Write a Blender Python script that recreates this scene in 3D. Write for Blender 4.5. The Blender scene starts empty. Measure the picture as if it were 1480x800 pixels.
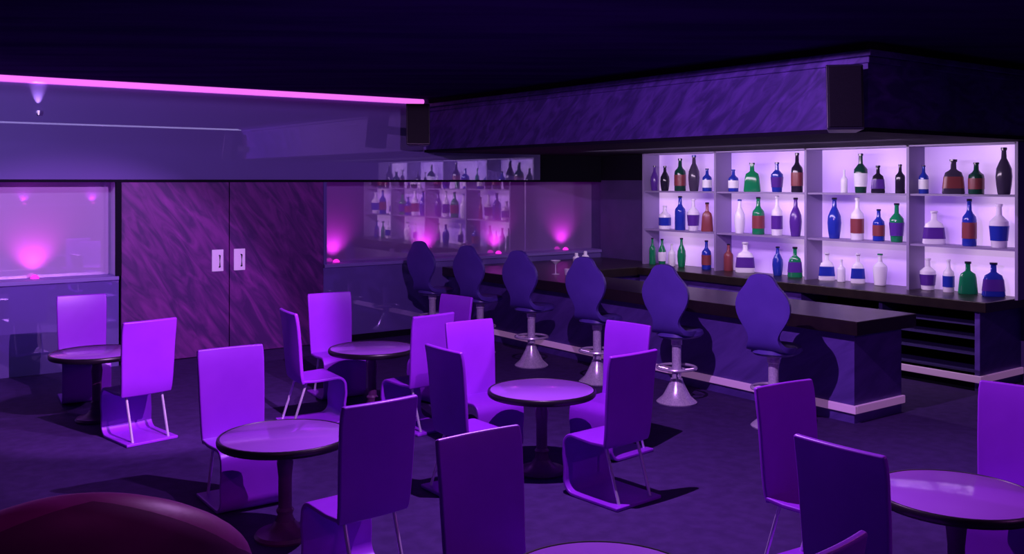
import bpy, bmesh, math, random
from mathutils import Vector, Matrix
C = bpy.context.scene.collection
PI = math.pi
random.seed(3)
H = 2.4; F = 1400.0; HY = 262.0
VW = (0.592, 0.806); RT = (0.806, -0.592)
def at(px, py, z=0.0):
    t = F*(H-z)/(py-HY); s = (px-740)/F*t
    return (t*VW[0]+s*RT[0], t*VW[1]+s*RT[1])
def ratio(px):
    k = (px-740)/F
    return (VW[0]+k*RT[0])/(VW[1]+k*RT[1])
def depth(x, y): return x*VW[0]+y*VW[1]

# ---------- materials
def mat(name, col, rough=.5, metal=0, emit=None, es=0, spec=.5, coat=0):
    m = bpy.data.materials.new(name); m.use_nodes = True
    b = m.node_tree.nodes['Principled BSDF']
    b.inputs['Base Color'].default_value = (*col, 1); b.inputs['Roughness'].default_value = rough
    b.inputs['Metallic'].default_value = metal; b.inputs['Specular IOR Level'].default_value = spec
    b.inputs['Coat Weight'].default_value = coat; b.inputs['Coat Roughness'].default_value = .15
    if emit: b.inputs['Emission Color'].default_value = (*emit, 1); b.inputs['Emission Strength'].default_value = es
    return m
def noisy(name, c1, c2, scale=(1,1,1), rot=(0,0,0), ns=4, rough=.5, spec=.5, detail=4, lo=.35, hi=.65, bump=0, metal=0, coat=0, dist=0):
    m = mat(name, c1, rough, metal, spec=spec, coat=coat); nt = m.node_tree; N = nt.nodes; L = nt.links; b = N['Principled BSDF']
    tc = N.new('ShaderNodeTexCoord'); mp = N.new('ShaderNodeMapping'); mp.inputs['Scale'].default_value = scale
    mp0 = N.new('ShaderNodeMapping'); mp0.inputs['Rotation'].default_value = rot
    no = N.new('ShaderNodeTexNoise'); no.inputs['Scale'].default_value = ns; no.inputs['Detail'].default_value = detail
    no.inputs['Distortion'].default_value = dist
    r = N.new('ShaderNodeValToRGB'); r.color_ramp.elements[0].position = lo; r.color_ramp.elements[1].position = hi
    r.color_ramp.elements[0].color = (*c1,1); r.color_ramp.elements[1].color = (*c2,1)
    L.new(tc.outputs['Object'], mp0.inputs[0]); L.new(mp0.outputs[0], mp.inputs[0]); L.new(mp.outputs[0], no.inputs['Vector'])
    L.new(no.outputs['Fac'], r.inputs['Fac']); L.new(r.outputs['Color'], b.inputs['Base Color'])
    if bump:
        bu = N.new('ShaderNodeBump'); bu.inputs['Strength'].default_value = bump; bu.inputs['Distance'].default_value = .01
        L.new(no.outputs['Fac'], bu.inputs['Height']); L.new(bu.outputs[0], b.inputs['Normal'])
    return m
def mirror(name, col, gcol, fac, rough):
    m = bpy.data.materials.new(name); m.use_nodes = True; nt = m.node_tree; N = nt.nodes; L = nt.links
    N.remove(N['Principled BSDF']); o = N['Material Output']
    tc = N.new('ShaderNodeTexCoord'); no = N.new('ShaderNodeTexNoise'); no.inputs['Scale'].default_value = .35
    L.new(tc.outputs['Object'], no.inputs['Vector'])
    r = N.new('ShaderNodeValToRGB'); r.color_ramp.elements[0].color = (*[c*.8 for c in col],1); r.color_ramp.elements[1].color = (*col,1)
    L.new(no.outputs['Fac'], r.inputs['Fac'])
    d = N.new('ShaderNodeBsdfDiffuse'); g = N.new('ShaderNodeBsdfGlossy'); x = N.new('ShaderNodeMixShader')
    L.new(r.outputs['Color'], d.inputs['Color']); g.inputs['Color'].default_value = (*gcol,1); g.inputs['Roughness'].default_value = rough
    x.inputs[0].default_value = fac
    L.new(d.outputs[0], x.inputs[1]); L.new(g.outputs[0], x.inputs[2]); L.new(x.outputs[0], o.inputs['Surface'])
    return m
M = dict(
 floor=noisy('carpet', (.046,.020,.110), (.062,.028,.145), ns=9, rough=.7, spec=.15),
 ceil=noisy('dark_ceiling', (.03,.010,.075), (.05,.017,.11), scale=(.3,2,1), rot=(0,0,.6), ns=1.5, rough=.9, spec=.0),
 streak=noisy('streaked_panel', (.032,.014,.125), (.105,.045,.31), scale=(1,.9,3.4), rot=(.7,.0,0), ns=2.8, rough=.6, detail=8, lo=.38, hi=.74, dist=1.1),
 door=noisy('streaked_door', (.070,.009,.14), (.26,.030,.31), scale=(3.2,1,.8), rot=(0,.6,0), ns=2.0, rough=.5, detail=9, lo=.38, hi=.74, dist=1.6),
 bar=noisy('streaked_bar', (.085,.04,.26), (.13,.065,.37), scale=(1,.8,4), rot=(.6,.3,0), ns=2.2, rough=.5, detail=6, lo=.38, hi=.68, dist=.6),
 counter=noisy('dark_counter', (.013,.009,.008), (.020,.014,.012), ns=8, rough=.32),
 wallup=mirror('glossy_wall', (.29,.23,.62), (.68,.62,.9), .38, .0),
 walllow=mirror('glossy_low_wall', (.22,.15,.54), (.55,.5,.8), .30, .0),
 glass=mirror('mirror_glass', (.42,.25,.62), (.76,.6,.86), .40, .0),
 pane=mirror('window_glass', (.74,.56,.90), (.8,.62,.86), .32, .0),
 wall=noisy('plain_wall', (.06,.035,.15), (.08,.045,.19), ns=2, rough=.6),
 dark=mat('dark_frame', (.008,.006,.016), .8, spec=.1),
 slat=mat('dark_shelf', (.035,.022,.12), .6),
 sill=mat('sill', (.26,.18,.55), .5),
 trim=mat('pale_trim_glow', (.85,.62,.9), .35, emit=(.7,.30,.75), es=.18),  # pink light falling on the trim is put in as faint glow
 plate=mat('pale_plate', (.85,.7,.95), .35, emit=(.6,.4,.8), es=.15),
 neon=mat('neon', (.8,.2,.8), .4, emit=(.92,.17,.88), es=1.0),
 strip=mat('reflected_strip', (.8,.8,1), .4, emit=(.75,.68,1), es=.9),
 acc=mat('accent_lens', (.7,.5,.9), .4, emit=(.75,.5,1), es=.9),
 chair=noisy('violet_leather', (.31,.026,.68), (.35,.034,.74), ns=3, rough=.36, spec=.45, coat=.04),
 chrome=mat('brushed_chrome', (.9,.84,.98), .25, .5),
 post=noisy('mottled_chrome', (.72,.66,.84), (.92,.88,.98), ns=60, rough=.25, metal=.4, lo=.4, hi=.6),
 ttop=noisy('violet_top', (.38,.12,.68), (.41,.14,.71), ns=2, rough=.12, spec=.5),
 rim=mat('black_rim', (.012,.008,.016), .35),
 ped=noisy('pedestal', (.13,.03,.14), (.17,.045,.18), ns=5, rough=.35),
 stool=noisy('blue_leather', (.085,.045,.32), (.11,.06,.39), ns=3, rough=.36),
 sofa=noisy('maroon_leather', (.085,.004,.065), (.125,.009,.105), ns=2.2, rough=.5, spec=.3, bump=.8, dist=.8),
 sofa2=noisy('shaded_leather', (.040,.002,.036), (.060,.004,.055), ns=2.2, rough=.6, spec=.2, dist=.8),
 spk=mat('speaker_black', (.012,.011,.026), .35, spec=.4), grille=noisy('grille', (.003,.003,.006), (.008,.007,.013), ns=150, rough=.5, spec=.15),
 shelf=mat('shelf_grey', (.27,.21,.40), .5),
 lamp=mat('pink_lens', (.9,.1,.6), .4, emit=(.85,.02,.60), es=1.1),
 bwhite=mat('b_white', (.9,.9,.95), .2), bblue=mat('b_blue', (.02,.04,.40), .12), bgreen=mat('b_green', (.01,.25,.09), .12),
 bbrown=mat('b_brown', (.24,.05,.06), .3), bpurple=mat('b_purple', (.10,.03,.30), .2), bdark=mat('b_dark', (.02,.015,.035), .12),
 bdgreen=mat('b_dgreen', (.01,.06,.04), .12), bgrey=mat('b_grey', (.06,.045,.09), .15),
)
def lightbox():
    m = mat('backlit_panel', (.7,.55,.9), .5); nt = m.node_tree; N = nt.nodes; L = nt.links; b = N['Principled BSDF']
    tc = N.new('ShaderNodeTexCoord'); no = N.new('ShaderNodeTexNoise'); no.inputs['Scale'].default_value = 1.1; no.inputs['Detail'].default_value = 1
    r = N.new('ShaderNodeValToRGB'); r.color_ramp.elements[0].color = (.22,.10,.52,1); r.color_ramp.elements[1].color = (.85,.55,1,1)
    r.color_ramp.elements[0].position = .36; r.color_ramp.elements[1].position = .66
    L.new(tc.outputs['Object'], no.inputs['Vector']); L.new(no.outputs['Fac'], r.inputs['Fac']); L.new(r.outputs['Color'], b.inputs['Emission Color'])
    b.inputs['Emission Strength'].default_value = .6
    b.inputs['Base Color'].default_value = (.56,.41,.78,1)
    return m
M['lightbox'] = lightbox()

# ---------- mesh helpers
def bx(bm, x0, x1, y0, y1, z0, z1):
    vs = [bm.verts.new((x, y, z)) for x in (x0, x1) for y in (y0, y1) for z in (z0, z1)]
    for f in ((0,1,3,2),(4,6,7,5),(0,4,5,1),(2,3,7,6),(0,2,6,4),(1,5,7,3)): bm.faces.new([vs[i] for i in f])
    return vs
def box(*a):
    bm = bmesh.new(); bx(bm, *a); return bm
def lathe(bm, prof, n=32, sx=1, sy=1, power=2.0, off=(0,0,0)):
    rings = []
    for r, z in prof:
        if r < 1e-5: rings.append([bm.verts.new((off[0], off[1], z+off[2]))]); continue
        ring = []
        for i in range(n):
            a = 2*PI*i/n; c, s = math.cos(a), math.sin(a)
            if power != 2: c = math.copysign(abs(c)**(2/power), c); s = math.copysign(abs(s)**(2/power), s)
            ring.append(bm.verts.new((off[0]+r*c*sx, off[1]+r*s*sy, z+off[2])))
        rings.append(ring)
    for a, b in zip(rings, rings[1:]):
        for i in range(n):
            j = (i+1) % n
            if len(a) == 1 and len(b) == 1: continue
            if len(a) == 1: bm.faces.new((a[0], b[i], b[j]))
            elif len(b) == 1: bm.faces.new((a[i], a[j], b[0]))
            else: bm.faces.new((a[i], a[j], b[j], b[i]))
    return bm
def tube(bm, pts, r, n=10, closed=False):
    pts = [Vector(p) for p in pts]; rings = []
    for i, p in enumerate(pts):
        if closed: d = (pts[(i+1) % len(pts)]-pts[i-1]).normalized()
        else: d = (pts[min(i+1, len(pts)-1)]-pts[max(i-1, 0)]).normalized()
        u = d.cross(Vector((0,0,1)));
        if u.length < .01: u = Vector((1,0,0))
        u.normalize(); v = d.cross(u)
        rings.append([bm.verts.new(p+r*(math.cos(2*PI*k/n)*u+math.sin(2*PI*k/n)*v)) for k in range(n)])
    m = len(rings)
    for i in range(m if closed else m-1):
        a, b = rings[i], rings[(i+1) % m]
        for k in range(n): bm.faces.new((a[k], a[(k+1)%n], b[(k+1)%n], b[k]))
    if not closed: bm.faces.new(rings[0]); bm.faces.new(rings[-1])
    return bm
def sheet(pts, w, th, curve=0, nx=1, taper=None):
    """closed slab swept along an (y,z) profile, th thick, w wide along x; curve bows it across its width"""
    bm = bmesh.new(); n = len(pts); A = []; B = []
    for i, (y, z) in enumerate(pts):
        y0, z0 = pts[max(i-1,0)]; y1, z1 = pts[min(i+1,n-1)]
        l = math.hypot(y1-y0, z1-z0); ny, nz = -(z1-z0)/l, (y1-y0)/l
        h = th/2; ww = w*(taper[i] if taper else 1)
        xs = [-ww/2+ww*k/nx for k in range(nx+1)]
        A.append([bm.verts.new((x, y+ny*h+curve*x*x, z+nz*h)) for x in xs])
        B.append([bm.verts.new((x, y-ny*h+curve*x*x, z-nz*h)) for x in xs])
    for i in range(n-1):
        for k in range(nx):
            bm.faces.new((A[i][k], A[i][k+1], A[i+1][k+1], A[i+1][k])); bm.faces.new((B[i][k], B[i+1][k], B[i+1][k+1], B[i][k+1]))
        bm.faces.new((A[i][0], A[i+1][0], B[i+1][0], B[i][0])); bm.faces.new((A[i][-1], B[i][-1], B[i+1][-1], A[i+1][-1]))
    for k in range(nx):
        bm.faces.new((A[0][k], B[0][k], B[0][k+1], A[0][k+1])); bm.faces.new((A[-1][k], A[-1][k+1], B[-1][k+1], B[-1][k]))
    return bm
def obj(name, bm, m, parent=None, bevel=0, ang=35, seg=3, kind=None):
    bmesh.ops.recalc_face_normals(bm, faces=bm.faces)
    me = bpy.data.meshes.new(name); bm.to_mesh(me); bm.free()
    for p in me.polygons: p.use_smooth = True
    me.set_sharp_from_angle(angle=math.radians(ang))
    me.materials.append(m)
    o = bpy.data.objects.new(name, me); C.objects.link(o)
    if parent: o.parent = parent
    if bevel:
        b = o.modifiers.new('bevel', 'BEVEL'); b.width = bevel; b.segments = seg; b.limit_method = 'ANGLE'; b.angle_limit = math.radians(40)
        b.harden_normals = True
    if kind: o['kind'] = kind
    return o
def tag(o, label, cat, group=None):
    o['label'] = label; o['category'] = cat
    if group: o['group'] = group
    return o
def thing(name, label, cat, loc=(0,0,0), rz=0, group=None):
    o = bpy.data.objects.new(name, None); C.objects.link(o); o.empty_display_size = .1
    o.location = loc; o.rotation_euler = (0,0,rz); return tag(o, label, cat, group)
def dup(root, loc, rz, label, group=None):
    r = root.copy(); C.objects.link(r); r.location = loc; r.rotation_euler = (0,0,rz); r['label'] = label
    if group: r['group'] = group
    for ch in list(root.children):
        c = ch.copy(); C.objects.link(c); c.parent = r
        for g in ch.children:
            d = g.copy(); C.objects.link(d); d.parent = c
    return r
ST = 'structure'

# ---------- room shell
W = 13.2; G = 13.6; CZ = 3.7; XR = 11.8; XL = -3.2; YF = -3.2
obj('floor', box(XL,XR+.2,YF,G+.2,-.1,0), M['floor'], kind=ST)
obj('ceiling', box(XL,XR+.2,YF,G+.2,CZ,CZ+.1), M['ceil'], kind=ST)
D0, D1, D2 = 3.37, 4.81, 6.23
wb = bmesh.new()
bx(wb, XL, D0-.03, W, G, 0, 1.12); bx(wb, D2, XR, W, G, 0, 1.12)
wo = obj('wall_back', wb, M['walllow'], kind=ST)
obj('upper_panel', box(XL, XR, W, G+.1, 2.42, CZ), M['wallup'], wo)
obj('dark_panel', box(10.3, XR, W-.008, W, 2.42, 2.86), M['dark'], wo)
sl = bmesh.new(); bx(sl, XL, D0-.03, W-.03, G, 1.12, 1.17); bx(sl, D2+.02, XR, W-.03, G, 1.12, 1.17)
obj('sill', sl, M['sill'], wo, bevel=.008)
obj('head_trim', box(XL, XR, W-.015, W+.01, 2.39, 2.425), M['dark'], wo)
obj('backing', box(XL, XR, G+.02, G+.1, 0, 2.42), M['wall'], wo)
w1 = obj('window_1', box(XL, D0-.02, G-.02, G+.02, 1.17, 2.42), M['pane'], kind=ST)
obj('reveal', box(D0-.04, D0-.002, W+.03, G-.02, 1.17, 2.42), M['pane'], w1)
fr = bmesh.new(); bx(fr, D0-.07, D0, W-.03, W+.03, 1.17, 2.39)
obj('window_frame', fr, M['dark'], w1, bevel=.006)
w2 = obj('window_2', box(D2+.02, XR, G-.02, G+.02, 1.17, 2.42), M['glass'], kind=ST)
fr = bmesh.new(); bx(fr, D2, D2+.05, W-.02, G-.02, 1.17, 2.39)
obj('window_frame', fr, M['walllow'], w2)
obj('wall_right', box(XR, XR+.2, YF, G+.1, 0, CZ), M['wall'], kind=ST)
obj('wall_left', box(XL-.2, XL, YF, G+.1, 0, CZ), M['wall'], kind=ST)
obj('wall_front', box(XL-.2, XR+.2, YF-.2, YF, 0, CZ), M['wall'], kind=ST)
for i, (a, b, hx) in enumerate(((D0, D1-.006, D1-.17), (D1+.006, D2, D1+.14))):
    d = obj('door_%d' % (i+1), box(a, b, W-.01, W+.06, .01, 2.39), M['door'], bevel=.006, kind=ST)
    obj('handle_plate', box(hx-.08, hx+.08, W-.03, W-.01, 1.16, 1.46), M['plate'], d, bevel=.006)
    h = bmesh.new(); tube(h, [(hx+.02, W-.03, 1.38), (hx+.02, W-.06, 1.38), (hx+.02, W-.06, 1.22), (hx+.02, W-.03, 1.22)], .009)
    obj('door_handle', h, M['dark'], d)
# soffit above the bar
SX, SY = 8.0, 5.3
sf = bmesh.new(); bx(sf, SX, XR, SY, W, 2.88, 3.56)
so = obj('trim_1', sf, M['streak'], kind=ST)
cn = bmesh.new()
bx(cn, SX-.07, XR, SY-.07, W, 3.56, 3.62); bx(cn, SX-.03, XR, SY-.03, W, 3.50, 3.56)
obj('cornice', cn, M['streak'], so, bevel=.01)
obj('lower_moulding', box(SX-.03, XR, SY-.03, W, 2.86, 2.90), M['dark'], so)
obj('filler', box(SX+.05, XR, SY+.05, W, 3.62, CZ), M['dark'], so)
obj('baseboard_back', box(D2+.02, 8.35, W-.025, W, 0, .09), M['dark'], kind=ST)

# neon line
nb = bmesh.new(); tube(nb, [(XL+.05, W-.045, 3.655), (SX-.08, W-.045, 3.655)], .04, 14)
tag(obj('neon_tube', nb, M['neon']), 'long glowing pink neon tube along the top of the left wall', 'neon light')
tag(obj('reflection_strip', box(1.5, 8.9, 2.85, 3.0, CZ-.03, CZ), M['strip']), 'added glowing strip out of view, mirrored as a thin pale line in the upper wall', 'glow strip')  # unseen glowing strip, added only for its reflected line in the wall

# ---------- uplights on the sill
def uplight(loc, label, e=22, cone=120):
    t = thing('uplight', label, 'lamp', loc, 0, 'pink uplights')
    b = bmesh.new(); lathe(b, [(0,0),(.05,0),(.052,.006),(.052,.022),(.045,.028),(0,.028)], 24); obj('lamp_housing', b, M['lamp'], t)
    b = bmesh.new(); lathe(b, [(.04,.027),(.036,.038),(.022,.048),(0,.052)], 24); obj('lens', b, M['lamp'], t)
    l = bpy.data.lights.new('glow', 'SPOT'); l.energy = e; l.color = (1,.06,.74); l.spot_size = math.radians(cone); l.spot_blend = 1; l.shadow_soft_size = .06
    lo = bpy.data.objects.new('glow', l); C.objects.link(lo); lo.location = (loc[0], loc[1]-.05, loc[2]+.08)
    lo.rotation_euler = (PI-math.radians(24)*(1 if loc[1] > 0 else -1), 0, 0)
    return t
for x, lb, e in ((2.39,'bright pink uplight glowing on the sill of the far left window',17), (6.57,'pink uplight on the sill just right of the double door',22),
              (8.2,'pink uplight on the sill behind the farthest bar stool',22),
              (9.6,'pink uplight on the sill above the middle bar stools',20), (11.08,'pink uplight on the sill nearest the room corner',20)):
    uplight((x, 13.46, 1.17), lb, e, 110)
for x, lb in ((5.1,'left pink uplight on the wall shelf mirrored in the window'), (6.93,'right pink uplight on the wall shelf mirrored in the window')):
    uplight((x, YF+.14, 1.75), lb, 50)
obj('trim_2', box(4.4, 7.6, YF, YF+.26, 1.69, 1.75), M['sill'], kind=ST)
# small wall spot at left
ax_ = 2.38
t = thing('wall_spotlight', 'small pale accent uplight high on the wall below the pink neon', 'lamp', (ax_, W, 3.27))
b = bmesh.new(); lathe(b, [(0,-.05),(.009,-.04),(.014,-.0),(.014,.01),(0,.01)], 20, off=(0,-.04,0)); obj('lens', b, M['acc'], t)
obj('bracket', box(-.01,.01,-.03,0,-.05,-.02), M['dark'], t)
l = bpy.data.lights.new('accent', 'SPOT'); l.energy = 16; l.color = (.85,.5,1); l.spot_size = math.radians(42); l.spot_blend = 1; l.shadow_soft_size = 0
lo = bpy.data.objects.new('accent', l); C.objects.link(lo); lo.location = (ax_, W-.06, 3.27); lo.rotation_euler = (math.radians(168),0,0)

# ---------- speakers
def speaker(loc, rz, tilt, w, h, d, label, bl):
    t = thing('loudspeaker', label, 'speaker', loc, rz, 'black wall loudspeakers'); t.rotation_euler = (tilt, 0, rz)
    bm = box(-w/2, w/2, 0, d, 0, h)
    for v in bm.verts:
        if v.co.y > d/2: v.co.x *= .75
    obj('cabinet', bm, M['spk'], t, bevel=.012)
    obj('grille', box(-w/2+.02, w/2-.02, -.015, 0, .02, h-.02), M['grille'], t, bevel=.006)
    obj('bracket', box(-.04, .04, d, bl, h*.4, h*.6), M['spk'], t)
speaker((7.42, 12.46, 2.95), math.radians(-27), math.radians(-7), .36, .62, .2, 'smaller far black loudspeaker at the end of the pink neon tube', .745)
speaker((7.60, 5.26, 2.87), math.radians(-46), math.radians(-7), .33, .60, .2, 'larger near black loudspeaker on the bulkhead corner above the bar', .58)

# ---------- bar counter
BX0, BX1, BY0 = 8.42, 9.24, 5.73
bar = thing('bar_counter', 'long bar counter with streaked violet front and dark brown top', 'bar counter', (0,0,0))
b = bmesh.new(); bx(b, BX0, BX1, BY0, W-.001, 0.0, .89); bx(b, BX1, XR-.001, 11.42, W-.001, 0.0, .89)
obj('bar_body', b, M['bar'], bar)
def slab(pts, z0, z1):
    bm = bmesh.new(); lo_ = [bm.verts.new((x,y,z0)) for x,y in pts]; hi_ = [bm.verts.new((x,y,z1)) for x,y in pts]
    bm.faces.new(lo_); bm.faces.new(hi_); n = len(pts)
    for i in range(n): bm.faces.new((lo_[i], lo_[(i+1)%n], hi_[(i+1)%n], hi_[i]))
    return bm
cx0, cx1, cy0 = 8.30, 9.34, 5.62; CT = 1.03
obj('countertop', slab([(cx0,cy0),(cx1,cy0),(cx1,11.32),(XR-.002,11.32),(XR-.002,W-.002),(cx0,W-.002)], .89, CT), M['counter'], bar, bevel=.012)
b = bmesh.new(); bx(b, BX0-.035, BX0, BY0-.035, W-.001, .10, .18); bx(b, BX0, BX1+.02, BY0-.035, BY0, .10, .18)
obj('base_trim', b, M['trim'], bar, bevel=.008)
obj('under_shelf', box(BX1, BX1+.09, BY0+.15, 11.4, .55, .58), M['dark'], bar)

# back counter
bc = thing('back_counter', 'low back counter with dark top and open shelves under the bottles', 'counter', (0,0,0))
KX, KY, KE = 10.85, 5.75, 11.31
obj('countertop', box(KX-.06, XR-.002, KY-.1, KE, .91, CT), M['counter'], bc, bevel=.012)
b = bmesh.new(); bx(b, KX, XR-.001, 8.2, KE, 0, .91); bx(b, KX, XR-.001, KY, KY+.06, 0, .91); bx(b, KX+.6, XR-.001, KY+.06, 8.2, 0, .91)
obj('cabinet_body', b, M['bar'], bc)
obj('divider', box(KX+.02, KX+.6, 7.0, 7.05, .1, .91), M['slat'], bc)
obj('inner_back', box(KX+.585, KX+.598, KY+.06, 8.2, .1, .91), M['dark'], bc)
for z in (.2, .4, .58, .74): obj('open_shelf', box(KX+.04, KX+.58, KY+.06, 8.2, z, z+.02), M['slat'], bc)
obj('cabinet_floor', box(KX, KX+.6, KY+.06, 8.2, 0, .1), M['dark'], bc)
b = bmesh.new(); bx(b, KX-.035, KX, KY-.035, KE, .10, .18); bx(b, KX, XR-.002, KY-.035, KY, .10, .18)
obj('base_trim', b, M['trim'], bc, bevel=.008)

# bottle shelving
su = thing('bottle_shelving', 'tall backlit lavender shelving unit holding three rows of bottles', 'shelving', (0,0,0))
SF, SB = 11.3, 11.66
ys = [11.70, 10.13, 8.47, 6.92, 5.56]
obj('back_panel', box(SB, SB+.03, ys[-1], ys[0], CT, 2.86), M['lightbox'], su)
for y in ys: obj('upright', box(SF, SB, y-.018, y+.018, CT, 2.858), M['shelf'], su)
LV = [1.03, 1.585, 2.215]
for z in LV[1:]:
    for y0, y1 in zip(ys, ys[1:]): obj('shelf', box(SF+.02, SB, y1+.018, y0-.018, z+.005, z+.03), M['shelf'], su)
obj('top_board', box(SF, SB, ys[-1], ys[0], 2.84, 2.859), M['shelf'], su)
t3 = obj('trim_3', box(SB+.03, XR, ys[-1]-.4, W, CT, 2.42), M['wall'], kind=ST)
obj('dark_panel', box(SB+.03, XR, ys[-1]-.4, W-.01, 2.42, 2.86), M['dark'], t3)

# ---------- bottles
CN = dict(bwhite='white', bblue='deep blue', bgreen='green', bbrown='reddish brown', bpurple='purple', bdark='black', bdgreen='dark green', bgrey='dark grey')
PR = {
 'straight': [(0,0),(.46,0),(.5,.02),(.5,.55),(.46,.62),(.25,.70),(.17,.76),(.15,.93),(.18,.935),(.18,.97)],
 'curvy': [(0,0),(.34,0),(.38,.02),(.46,.2),(.5,.38),(.46,.55),(.3,.68),(.17,.77),(.14,.93),(.17,.935),(.17,.97)],
 'flask': [(0,0),(.46,0),(.5,.03),(.42,.5),(.36,.62),(.2,.68),(.13,.72),(.12,.92),(.16,.925),(.16,.96)],
 'tapered': [(0,0),(.36,0),(.4,.02),(.5,.5),(.48,.6),(.3,.68),(.16,.74),(.14,.93),(.17,.935),(.17,.97)],
}
def prof_r(pr, h):
    for (r0,z0),(r1,z1) in zip(pr, pr[1:]):
        if z0 <= h <= z1 and z1 > z0: return r0+(r1-r0)*(h-z0)/(z1-z0)
    return .1
SN = dict(straight='straight', curvy='curvy', flask='flat flask', tapered='tapered')
ORD = ['first','second','third','fourth','fifth']
RN = ['bottom','middle','top']; BN = ['leftmost','second','third','rightmost']
rows = {
 2: [[(944,36,12,'curvy','bpurple',None),(961,36,14,'curvy','bdark',None),(983,47,17,'straight','bdgreen','bbrown'),(1003,52,17,'curvy','bgrey',None),(1022,33,14,'straight','bblue','bwhite')],
     [(1060,32,15,'straight','bblue','bwhite'),(1087,42,25,'flask','bgreen',None),(1123,43,18,'tapered','bblue','bpurple'),(1152,57,17,'straight','bdark','bbrown')],
     [(1220,33,10,'straight','bwhite',None),(1244,57,20,'tapered','bdgreen','bwhite'),(1269,40,20,'flask','bdark','bpurple'),(1301,42,14,'straight','bdark',None)],
     [(1335,41,14,'straight','bblue','bwhite'),(1378,50,32,'flask','bgrey','bbrown'),(1411,46,22,'straight','bdgreen','bbrown'),(1451,68,23,'curvy','bgrey',None)]],
 1: [[(961,34,18,'straight','bwhite','bblue'),(983,49,16,'straight','bblue',None),(1002,46,18,'tapered','bwhite','bpurple'),(1022,42,18,'flask','bbrown',None)],
     [(1069,49,16,'curvy','bwhite',None),(1096,54,18,'straight','bgreen','bbrown'),(1123,57,16,'straight','bwhite','bpurple'),(1150,56,18,'curvy','bpurple',None)],
     [(1206,59,20,'curvy','bblue',None),(1239,61,19,'straight','bwhite','bbrown'),(1270,46,17,'straight','bblue','bbrown'),(1296,56,21,'tapered','bgreen','bpurple')],
     [(1350,48,33,'flask','bwhite','bpurple'),(1401,68,20,'straight','bblue','bbrown'),(1444,63,27,'tapered','bwhite','bblue')]],
 0: [[(943,38,10,'straight','bgreen',None),(957,38,12,'curvy','bgreen','bwhite'),(971,32,11,'straight','bwhite',None),(985,42,13,'curvy','bgreen',None),(1021,42,14,'straight','bblue','bbrown')],
     [(1053,39,14,'straight','bbrown',None),(1077,44,29,'flask','bwhite','bpurple'),(1124,42,16,'curvy','bblue',None),(1149,44,22,'flask','bgreen','bpurple')],
     [(1195,40,24,'flask','bwhite','bblue'),(1216,32,12,'straight','bwhite',None),(1240,43,21,'flask','bwhite','bblue'),(1272,46,21,'tapered','bwhite',None)],
     [(1341,46,23,'tapered','bwhite','bpurple'),(1371,47,16,'straight','bwhite','bblue'),(1399,47,28,'flask','bgreen',None),(1436,49,33,'flask','bblue','bpurple')]],
}
BXX = 11.47; GAP = [.545, .585, .585]
for row, bays in rows.items():
    for bi, bay in enumerate(bays):
        for k, (px, hp, wp, shp, gl, lb) in enumerate(bay):
            bxx = 11.38 if (row == 0 and bi == 0) else BXX
            y = bxx/ratio(px); t_ = depth(bxx, y); h = min(hp*t_/F, GAP[row]); w = wp*t_/F*.97
            y = min(max(y, ys[bi+1]+.03+w/2), ys[bi]-.03-w/2)
            z = LV[row]+(.03 if row else 0)
            lab = '%s %s bottle%s, %s from left, %s shelf, %s bay' % (CN[gl], SN[shp], (' with %s label' % CN[lb].replace('reddish ','').replace('deep ','')) if lb else '', ORD[k], RN[row], BN[bi])
            T = thing('bottle', lab, 'bottle', (bxx, y, z+.0005), math.radians(-50), 'bottles on the back bar shelves')
            sy = .42 if shp == 'flask' else 1; pw = 3 if shp == 'flask' else 2
            pr = PR[shp]; bm = bmesh.new(); lathe(bm, [(r*w, zz*h) for r, zz in pr], 20, 1, sy, pw)
            g = obj('glass_body', bm, M[gl], T)
            bm = bmesh.new(); rc = .19*w if shp != 'flask' else .17*w
            lathe(bm, [(rc,.955*h),(rc,h*.995),(rc*.8,h),(0,h)], 16)
            cap = M['bgreen'] if (px == 1272) else (M['bblue'] if px in (1069,1003,1060) else M['bdark'] if gl != 'bwhite' else M['bwhite'])
            obj('cap', bm, cap, T)
            if lb:
                hs = [.16,.25,.34,.43,.5]
                bm = bmesh.new(); lathe(bm, [(prof_r(pr,q)*w+.004, q*h) for q in hs], 20, 1, sy*1.03, pw)
                obj('paper_label', bm, M[lb], T)

# glassware on the bar
def martini(x, y):
    t = thing('martini_glass', 'clear martini glass standing on the far end of the bar', 'glass', (x, y, CT))
    b = bmesh.new(); lathe(b, [(0,0),(.06,0),(.06,.005),(.008,.015),(.007,.14)], 20); obj('stem', b, M['bwhite'], t)
    b = bmesh.new(); lathe(b, [(.007,.14),(.075,.20),(.075,.205)], 24); obj('bowl', b, M['bwhite'], t)
martini(*at(803, 396, CT))
x, y = at(820, 397, CT); b = bmesh.new(); lathe(b, [(0,0),(.035,0),(.045,.09),(.04,.09),(.03,.01)], 20)
o = tag(obj('tumbler', b, M['bwhite']), 'small white tumbler beside the martini glass on the bar', 'cup'); o.location = (x, y, CT)
for px, hh, lb in ((833,.22,'white shaker left of its twin on the bar corner'), (846,.25,'taller white shaker right of its twin on the bar corner')):
    x, y = at(px, 385, CT)
    t = thing('cocktail_shaker', lb, 'shaker', (x, y, CT), 0, 'white shakers on the bar')
    b = bmesh.new(); lathe(b, [(0,0),(.045,0),(.062,hh*.62),(.045,hh*.75),(0,hh*.75)], 20); obj('shaker_body', b, M['bwhite'], t)
    b = bmesh.new(); lathe(b, [(.03,hh*.75),(.03,hh*.95),(.02,hh),(0,hh)], 20); obj('cap', b, M['bwhite'], t)

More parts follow.
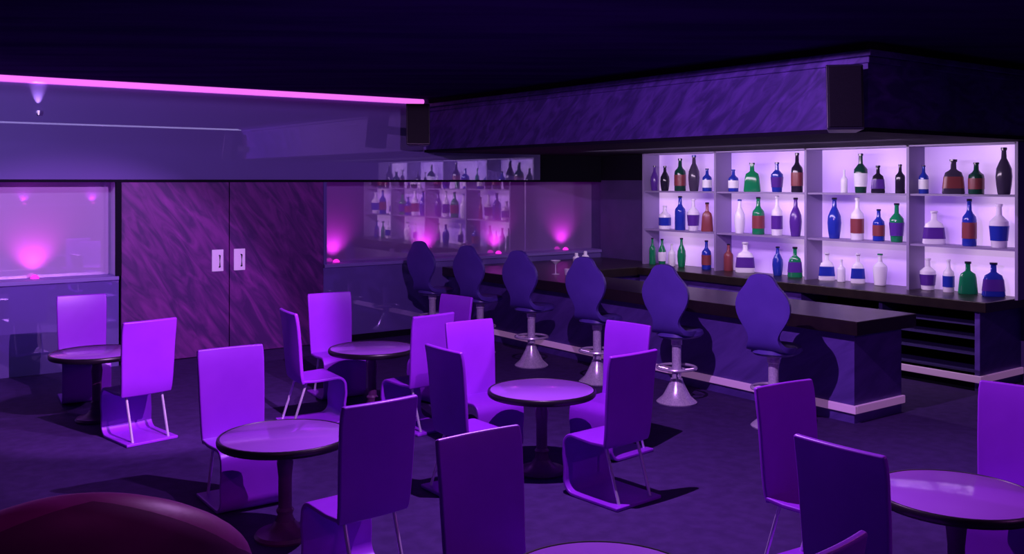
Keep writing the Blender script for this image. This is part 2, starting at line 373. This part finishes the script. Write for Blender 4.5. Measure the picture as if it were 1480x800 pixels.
# ---------- bar stools
def make_stool():
    t = thing('bar_stool', 'x', 'bar stool', group='blue bar stools along the bar')
    b = bmesh.new(); lathe(b, [(0,0),(.215,0),(.22,.012),(.2,.03),(.15,.075),(.11,.15),(.075,.22),(.06,.27)], 32); obj('base', b, M['post'], t)
    b = bmesh.new(); lathe(b, [(.05,.24),(.05,.62),(.06,.63),(.06,.68),(.1,.70),(0,.70)], 24); obj('post', b, M['post'], t)
    b = bmesh.new(); R_ = .21
    tube(b, [(R_*math.cos(a*PI/16), R_*math.sin(a*PI/16), .38) for a in range(32)], .015, 8, True)
    tube(b, [(.085*math.cos(a*PI/16), .085*math.sin(a*PI/16), .36) for a in range(32)], .012, 8, True)
    for a in range(4):
        q = a*PI/2+.4; tube(b, [(.04*math.cos(q), .04*math.sin(q), .35), (R_*math.cos(q), R_*math.sin(q), .38)], .010, 8)
    obj('foot_ring', b, M['chrome'], t)
    b = bmesh.new(); lathe(b, [(0,.70),(.15,.70),(.20,.71),(.222,.735),(.215,.77),(.17,.795),(0,.79)], 32, 1, 1.3, 2.5, off=(0,.08,0)); obj('seat', b, M['stool'], t)
    # one moulded shell: ogee top, wide shoulders, waist, then flaring forward into the seat
    path = [(-.285,1.515,.045),(-.284,1.505,.08),(-.283,1.485,.112),(-.281,1.455,.135),(-.279,1.425,.150),(-.277,1.395,.172),(-.274,1.355,.208),(-.27,1.315,.24),
            (-.266,1.27,.262),(-.262,1.22,.274),(-.258,1.17,.273),(-.254,1.12,.262),(-.25,1.07,.240),(-.245,1.02,.21),(-.24,.975,.180),(-.235,.935,.158),(-.23,.90,.150),
            (-.223,.865,.156),(-.21,.83,.174),(-.185,.80,.194),(-.15,.785,.207),(-.10,.775,.215),(-.03,.768,.217),(.05,.765,.212)]
    bm = bmesh.new(); nu = 14; g = []
    for j, (y0, z0, wd) in enumerate(path):
        row = []
        for i in range(nu+1):
            u = -1+2*i/nu; x = u*wd
            k = max(0, min(1, (z0-.80)/.15))
            row.append(bm.verts.new((x, y0+.3*x*x*k, z0)))
        g.append(row)
    for j in range(len(path)-1):
        for i in range(nu): bm.faces.new((g[j][i], g[j][i+1], g[j+1][i+1], g[j+1][i]))
    o = obj('backrest', bm, M['stool'], t, ang=60)
    s = o.modifiers.new('solid', 'SOLIDIFY'); s.thickness = .055; s.offset = 0
    be = o.modifiers.new('bev', 'BEVEL'); be.width = .02; be.segments = 3; be.limit_method = 'ANGLE'; be.angle_limit = math.radians(50)
    return t
stl = ['bar stool nearest the camera, before the bar end corner','second nearest blue bar stool along the bar','third nearest blue bar stool, with post behind a table chair',
       'fourth nearest blue bar stool, its chrome base fully visible','fifth nearest blue bar stool, second from the mirrored wall','farthest blue bar stool, next to the mirrored wall']
spx = [1118, 978, 863, 768, 694, 625]
s0 = None
for i, px in enumerate(spx):
    X = 7.68; Y = X/ratio(px); rz = math.radians(-90+15)
    if s0 is None: s0 = make_stool(); s0.location = (X,Y,0); s0.rotation_euler = (0,0,rz); s0['label'] = stl[i]
    else: dup(s0, (X,Y,0), rz, stl[i])

# ---------- tables
def make_table():
    t = thing('round_table', 'x', 'table', group='round pedestal tables')
    b = bmesh.new(); lathe(b, [(0,.640),(.43,.640),(.43,.682),(.425,.685),(0,.685)], 56); obj('tabletop', b, M['ttop'], t)
    b = bmesh.new(); lathe(b, [(.41,.638),(.44,.638),(.448,.648),(.450,.665),(.447,.68),(.440,.687),(.430,.688),(.426,.684)], 56); obj('rim', b, M['rim'], t)
    b = bmesh.new(); lathe(b, [(0,.0),(.20,0),(.205,.015),(.19,.035),(.13,.05),(.09,.075),(.065,.11)], 36); obj('base', b, M['ped'], t)
    b = bmesh.new(); lathe(b, [(.065,.10),(.05,.15),(.06,.18),(.045,.2),(.045,.4),(.055,.5),(.045,.56),(.07,.575),(.07,.59),(.055,.6),(.10,.638),(0,.638)], 28); obj('pedestal', b, M['ped'], t)
    return t
TB = {}
tl = {1:('round table farthest left, beside the window wall',(140,508)), 2:('round table before the double door, next to the bar stools',(538,502)),
      3:('round violet table in the left foreground, fully in view',(412,628)), 4:('round violet table in the middle of the room',(783,562)),
      5:('round violet table at the right edge, in front of the bar end',(1382,712)), 6:('round table cut off by the bottom edge of the view',(872,836))}
t0 = None
for k, (lb, (px, py)) in tl.items():
    x, y = at(px, py, .685); TB[k] = (x, y)
    if t0 is None: t0 = make_table(); t0.location = (x,y,0); t0['label'] = lb
    else: dup(t0, (x,y,0), 0, lb)

# ---------- chairs
def arc(cy, cz, r, a0, a1, n=8):
    return [(cy+r*math.cos(math.radians(a0+(a1-a0)*i/n)), cz+r*math.sin(math.radians(a0+(a1-a0)*i/n))) for i in range(n+1)]
def make_chair():
    t = thing('club_chair', 'x', 'chair', group='violet chairs around the tables')
    bk = [(-.19,.43),(-.205,.47),(-.215,.53),(-.222,.6),(-.228,.68),(-.234,.76),(-.24,.84),(-.248,.92),(-.257,1.0),(-.268,1.07),(-.28,1.125)]
    bm = sheet(bk, .52, .035, curve=.25, nx=10, taper=[.93,.94,.95,.96,.97,.98,.985,.99,1,1,.985])
    obj('backrest', bm, M['chair'], t, bevel=.014, ang=50)
    pr = [(-.19,.455),(-.05,.448),(.08,.455)] + arc(.16,.375,.085,90,0,8) + [(.25,.30),(.235,.20)] + arc(.14,.115,.10,0,-80,8) + [(.05,.014),(-.1,.014),(-.32,.014)]
    bm = sheet(pr, .49, .028)
    obj('seat_shell', bm, M['chair'], t, bevel=.009, ang=50)
    for s in (-1, 1):
        b = bmesh.new(); tube(b, [(s*.17,-.13,.445), (s*.17,-.27,.022)], .012, 10); obj('leg', b, M['chrome'], t)
    return t
def facing(px, py, tab, rot=0):
    bxp, byp = at(px, py, 1.13)
    tx, ty = TB[tab]
    return bxp, byp, math.atan2(-(tx-bxp), ty-byp) + math.radians(rot)
ch = [
 (118,425,1,0,'brightly lit violet chair farthest left, behind the far left table'),
 (217,461,1,0,'violet chair seen from behind, at the far left table'),
 (333,500,3,0,'brightly lit violet chair facing the camera behind the left foreground table'),
 (417,448,2,0,'shadowed violet chair in side view, left of the table before the door'),
 (476,422,2,0,'bright violet chair standing right in front of the double door'),
 (660,426,2,0,'mostly hidden violet chair just beside the second farthest bar stool'),
 (627,453,2,0,'violet chair seen from behind, right of the table before the door'),
 (678,462,4,0,'brightly lit violet chair behind the middle table'),
 (641,501,4,0,'dark shadowed violet chair left of the middle table'),
 (908,465,4,0,'violet chair right of the middle table, behind another chair'),
 (916,508,4,0,'violet chair right of the middle table with chrome legs in full view'),
 (550,577,3,0,'large violet chair seen from behind, right of the left foreground table'),
 (692,622,6,0,'large violet chair at bottom centre, cut off by the lower edge'),
 (1133,552,5,-10,'magenta tinged violet chair left of the right table, near the bar end'),
 (1212,640,5,0,'darkest large violet chair, nearest at the right table'),
 (1478,556,5,0,'violet chair cut off by the right edge, behind the right table'),
 (1195,788,6,0,'violet chair of which only the back top shows at the bottom edge'),
]
c0 = None
for px, py, tb, rot, lb in ch:
    x, y, rz = facing(px, py, tb, rot)
    fx, fy = -math.sin(rz), math.cos(rz)
    loc = (x+fx*.26, y+fy*.26, 0)
    if c0 is None: c0 = make_chair(); c0.location = loc; c0.rotation_euler = (0,0,rz); c0['label'] = lb
    else: dup(c0, loc, rz, lb)

# ---------- armchair, bottom left
ac = thing('tub_armchair', 'dark maroon rounded tub armchair at the bottom left corner', 'armchair', (1.09, 4.72, 0), math.radians(-20))
bm = bmesh.new(); nA = 40; sec = []; pan = []
R0, th = .70, .26
def ell(top, q, off=0): return (R0-th/2+(th/2+off)*math.cos(math.radians(q)), top-.15+(.15+off)*math.sin(math.radians(q)))
for i in range(nA+1):
    a = math.radians(-125+250*i/nA)
    top = .57+.57*max(0, math.cos(a*.74))**1.4
    cx_, cy_ = math.sin(a), -math.cos(a)
    pts = [(R0-.08,.06),(R0-.02,.2),(R0-.01,top*.6),(R0,top-.18)] + [ell(top, q) for q in (0,15,30,45,60,75,90,105,120,150)] + [(R0-th,top-.15),(R0-th,.3),(R0-th,.06)]
    sec.append([bm.verts.new((cx_*r, cy_*r, z)) for r, z in pts])
    qm = max(0, 62-58*min(1, abs(a-.12)*1.05))
    pp = [(R0-.07,.07),(R0-.01,.2),(R0,top*.6),(R0+.008,top-.18)] + [ell(top, qm*j/6, .009) for j in range(7)] + [ell(top, qm+2, 0)]
    pan.append([(cx_*r, cy_*r, z) for r, z in pp])
for a, b in zip(sec, sec[1:]):
    n = len(a)
    for k in range(n): bm.faces.new((a[k], a[(k+1)%n], b[(k+1)%n], b[k]))
bm.faces.new(sec[0]); bm.faces.new(sec[-1])
obj('shell', bm, M['sofa'], ac, ang=60)
bm = bmesh.new(); pv = [[bm.verts.new(p) for p in r] for r in pan]
for a, b in zip(pv, pv[1:]):
    for k in range(len(a)-1): bm.faces.new((a[k], a[k+1], b[k+1], b[k]))
obj('back_panel', bm, M['sofa2'], ac, ang=60)
b = bmesh.new(); lathe(b, [(0,.2),(.40,.2),(.435,.23),(.435,.38),(.40,.43),(0,.44)], 40); obj('seat_cushion', b, M['sofa'], ac)
b = bmesh.new(); lathe(b, [(0,.0),(.5,0),(.5,.2),(0,.2)], 40); obj('base', b, M['dark'], ac)

# ---------- lights
def spot(loc, tgt, e, col, size=70, blend=.4, soft=0):
    l = bpy.data.lights.new('spot', 'SPOT'); l.energy = e; l.color = col; l.spot_size = math.radians(size); l.spot_blend = blend; l.shadow_soft_size = soft
    o = bpy.data.objects.new('spot', l); C.objects.link(o); o.location = loc
    o.rotation_euler = (Vector(tgt)-Vector(loc)).to_track_quat('-Z','Y').to_euler()
def area(loc, tgt, e, col, sx, sy):
    l = bpy.data.lights.new('area', 'AREA'); l.energy = e; l.color = col; l.shape = 'RECTANGLE'; l.size = sx; l.size_y = sy
    o = bpy.data.objects.new('area', l); C.objects.link(o); o.location = loc
    o.rotation_euler = (Vector(tgt)-Vector(loc)).to_track_quat('-Z','Y').to_euler()
spot((4.35,5.4,3.62), (4.35,5.4,0), 620, (.70,.32,1), 179.5, .02)
spot((3.25,5.4,3.62), (2.9,11.0,.7), 1250, (.75,.30,1), 44, .3)
spot((3.4,4.6,3.62), (2.65,7.3,.8), 240, (.75,.30,1), 24, .15)
spot((4.6,5.0,3.62), (4.6,7.8,.9), 250, (.75,.30,1), 22, .15)
spot((6.5,-1.0,3.5), (4.6,7.0,.6), 90, (.75,.16,1), 85, .5)
spot((-1,10,3.5), (1.6,13.2,2.7), 340, (.6,.48,1), 80, 1)
spot((.3,1.5,3.3), (1.1,4.6,.9), 95, (1,.12,.9), 30, .8)
spot((7.0,2.2,3.5), (4.6,3.2,.8), 30, (1,.12,.8), 80, .8)
spot((6.8,4.2,3.5), (7.6,3.9,0), 150, (.6,.3,1), 62, .9)
area((9.6,8.6,2.8), (11.6,8.6,1.7), 108, (.9,.66,1), 5.2, .3)
w = bpy.data.worlds.new('w'); bpy.context.scene.world = w; w.use_nodes = True
w.node_tree.nodes['Background'].inputs[0].default_value = (.1,.04,.3,1); w.node_tree.nodes['Background'].inputs[1].default_value = .05

cam = bpy.data.cameras.new('camera'); co = bpy.data.objects.new('camera', cam); C.objects.link(co)
co.location = (0,0,H); co.rotation_euler = (PI/2, 0, -math.atan2(VW[0], VW[1]))
cam.sensor_width = 36; cam.lens = 36*F/1480; cam.shift_y = -(400-HY)/1480; cam.clip_start = .05
bpy.context.scene.camera = co
bpy.context.scene.view_settings.view_transform = 'Standard'
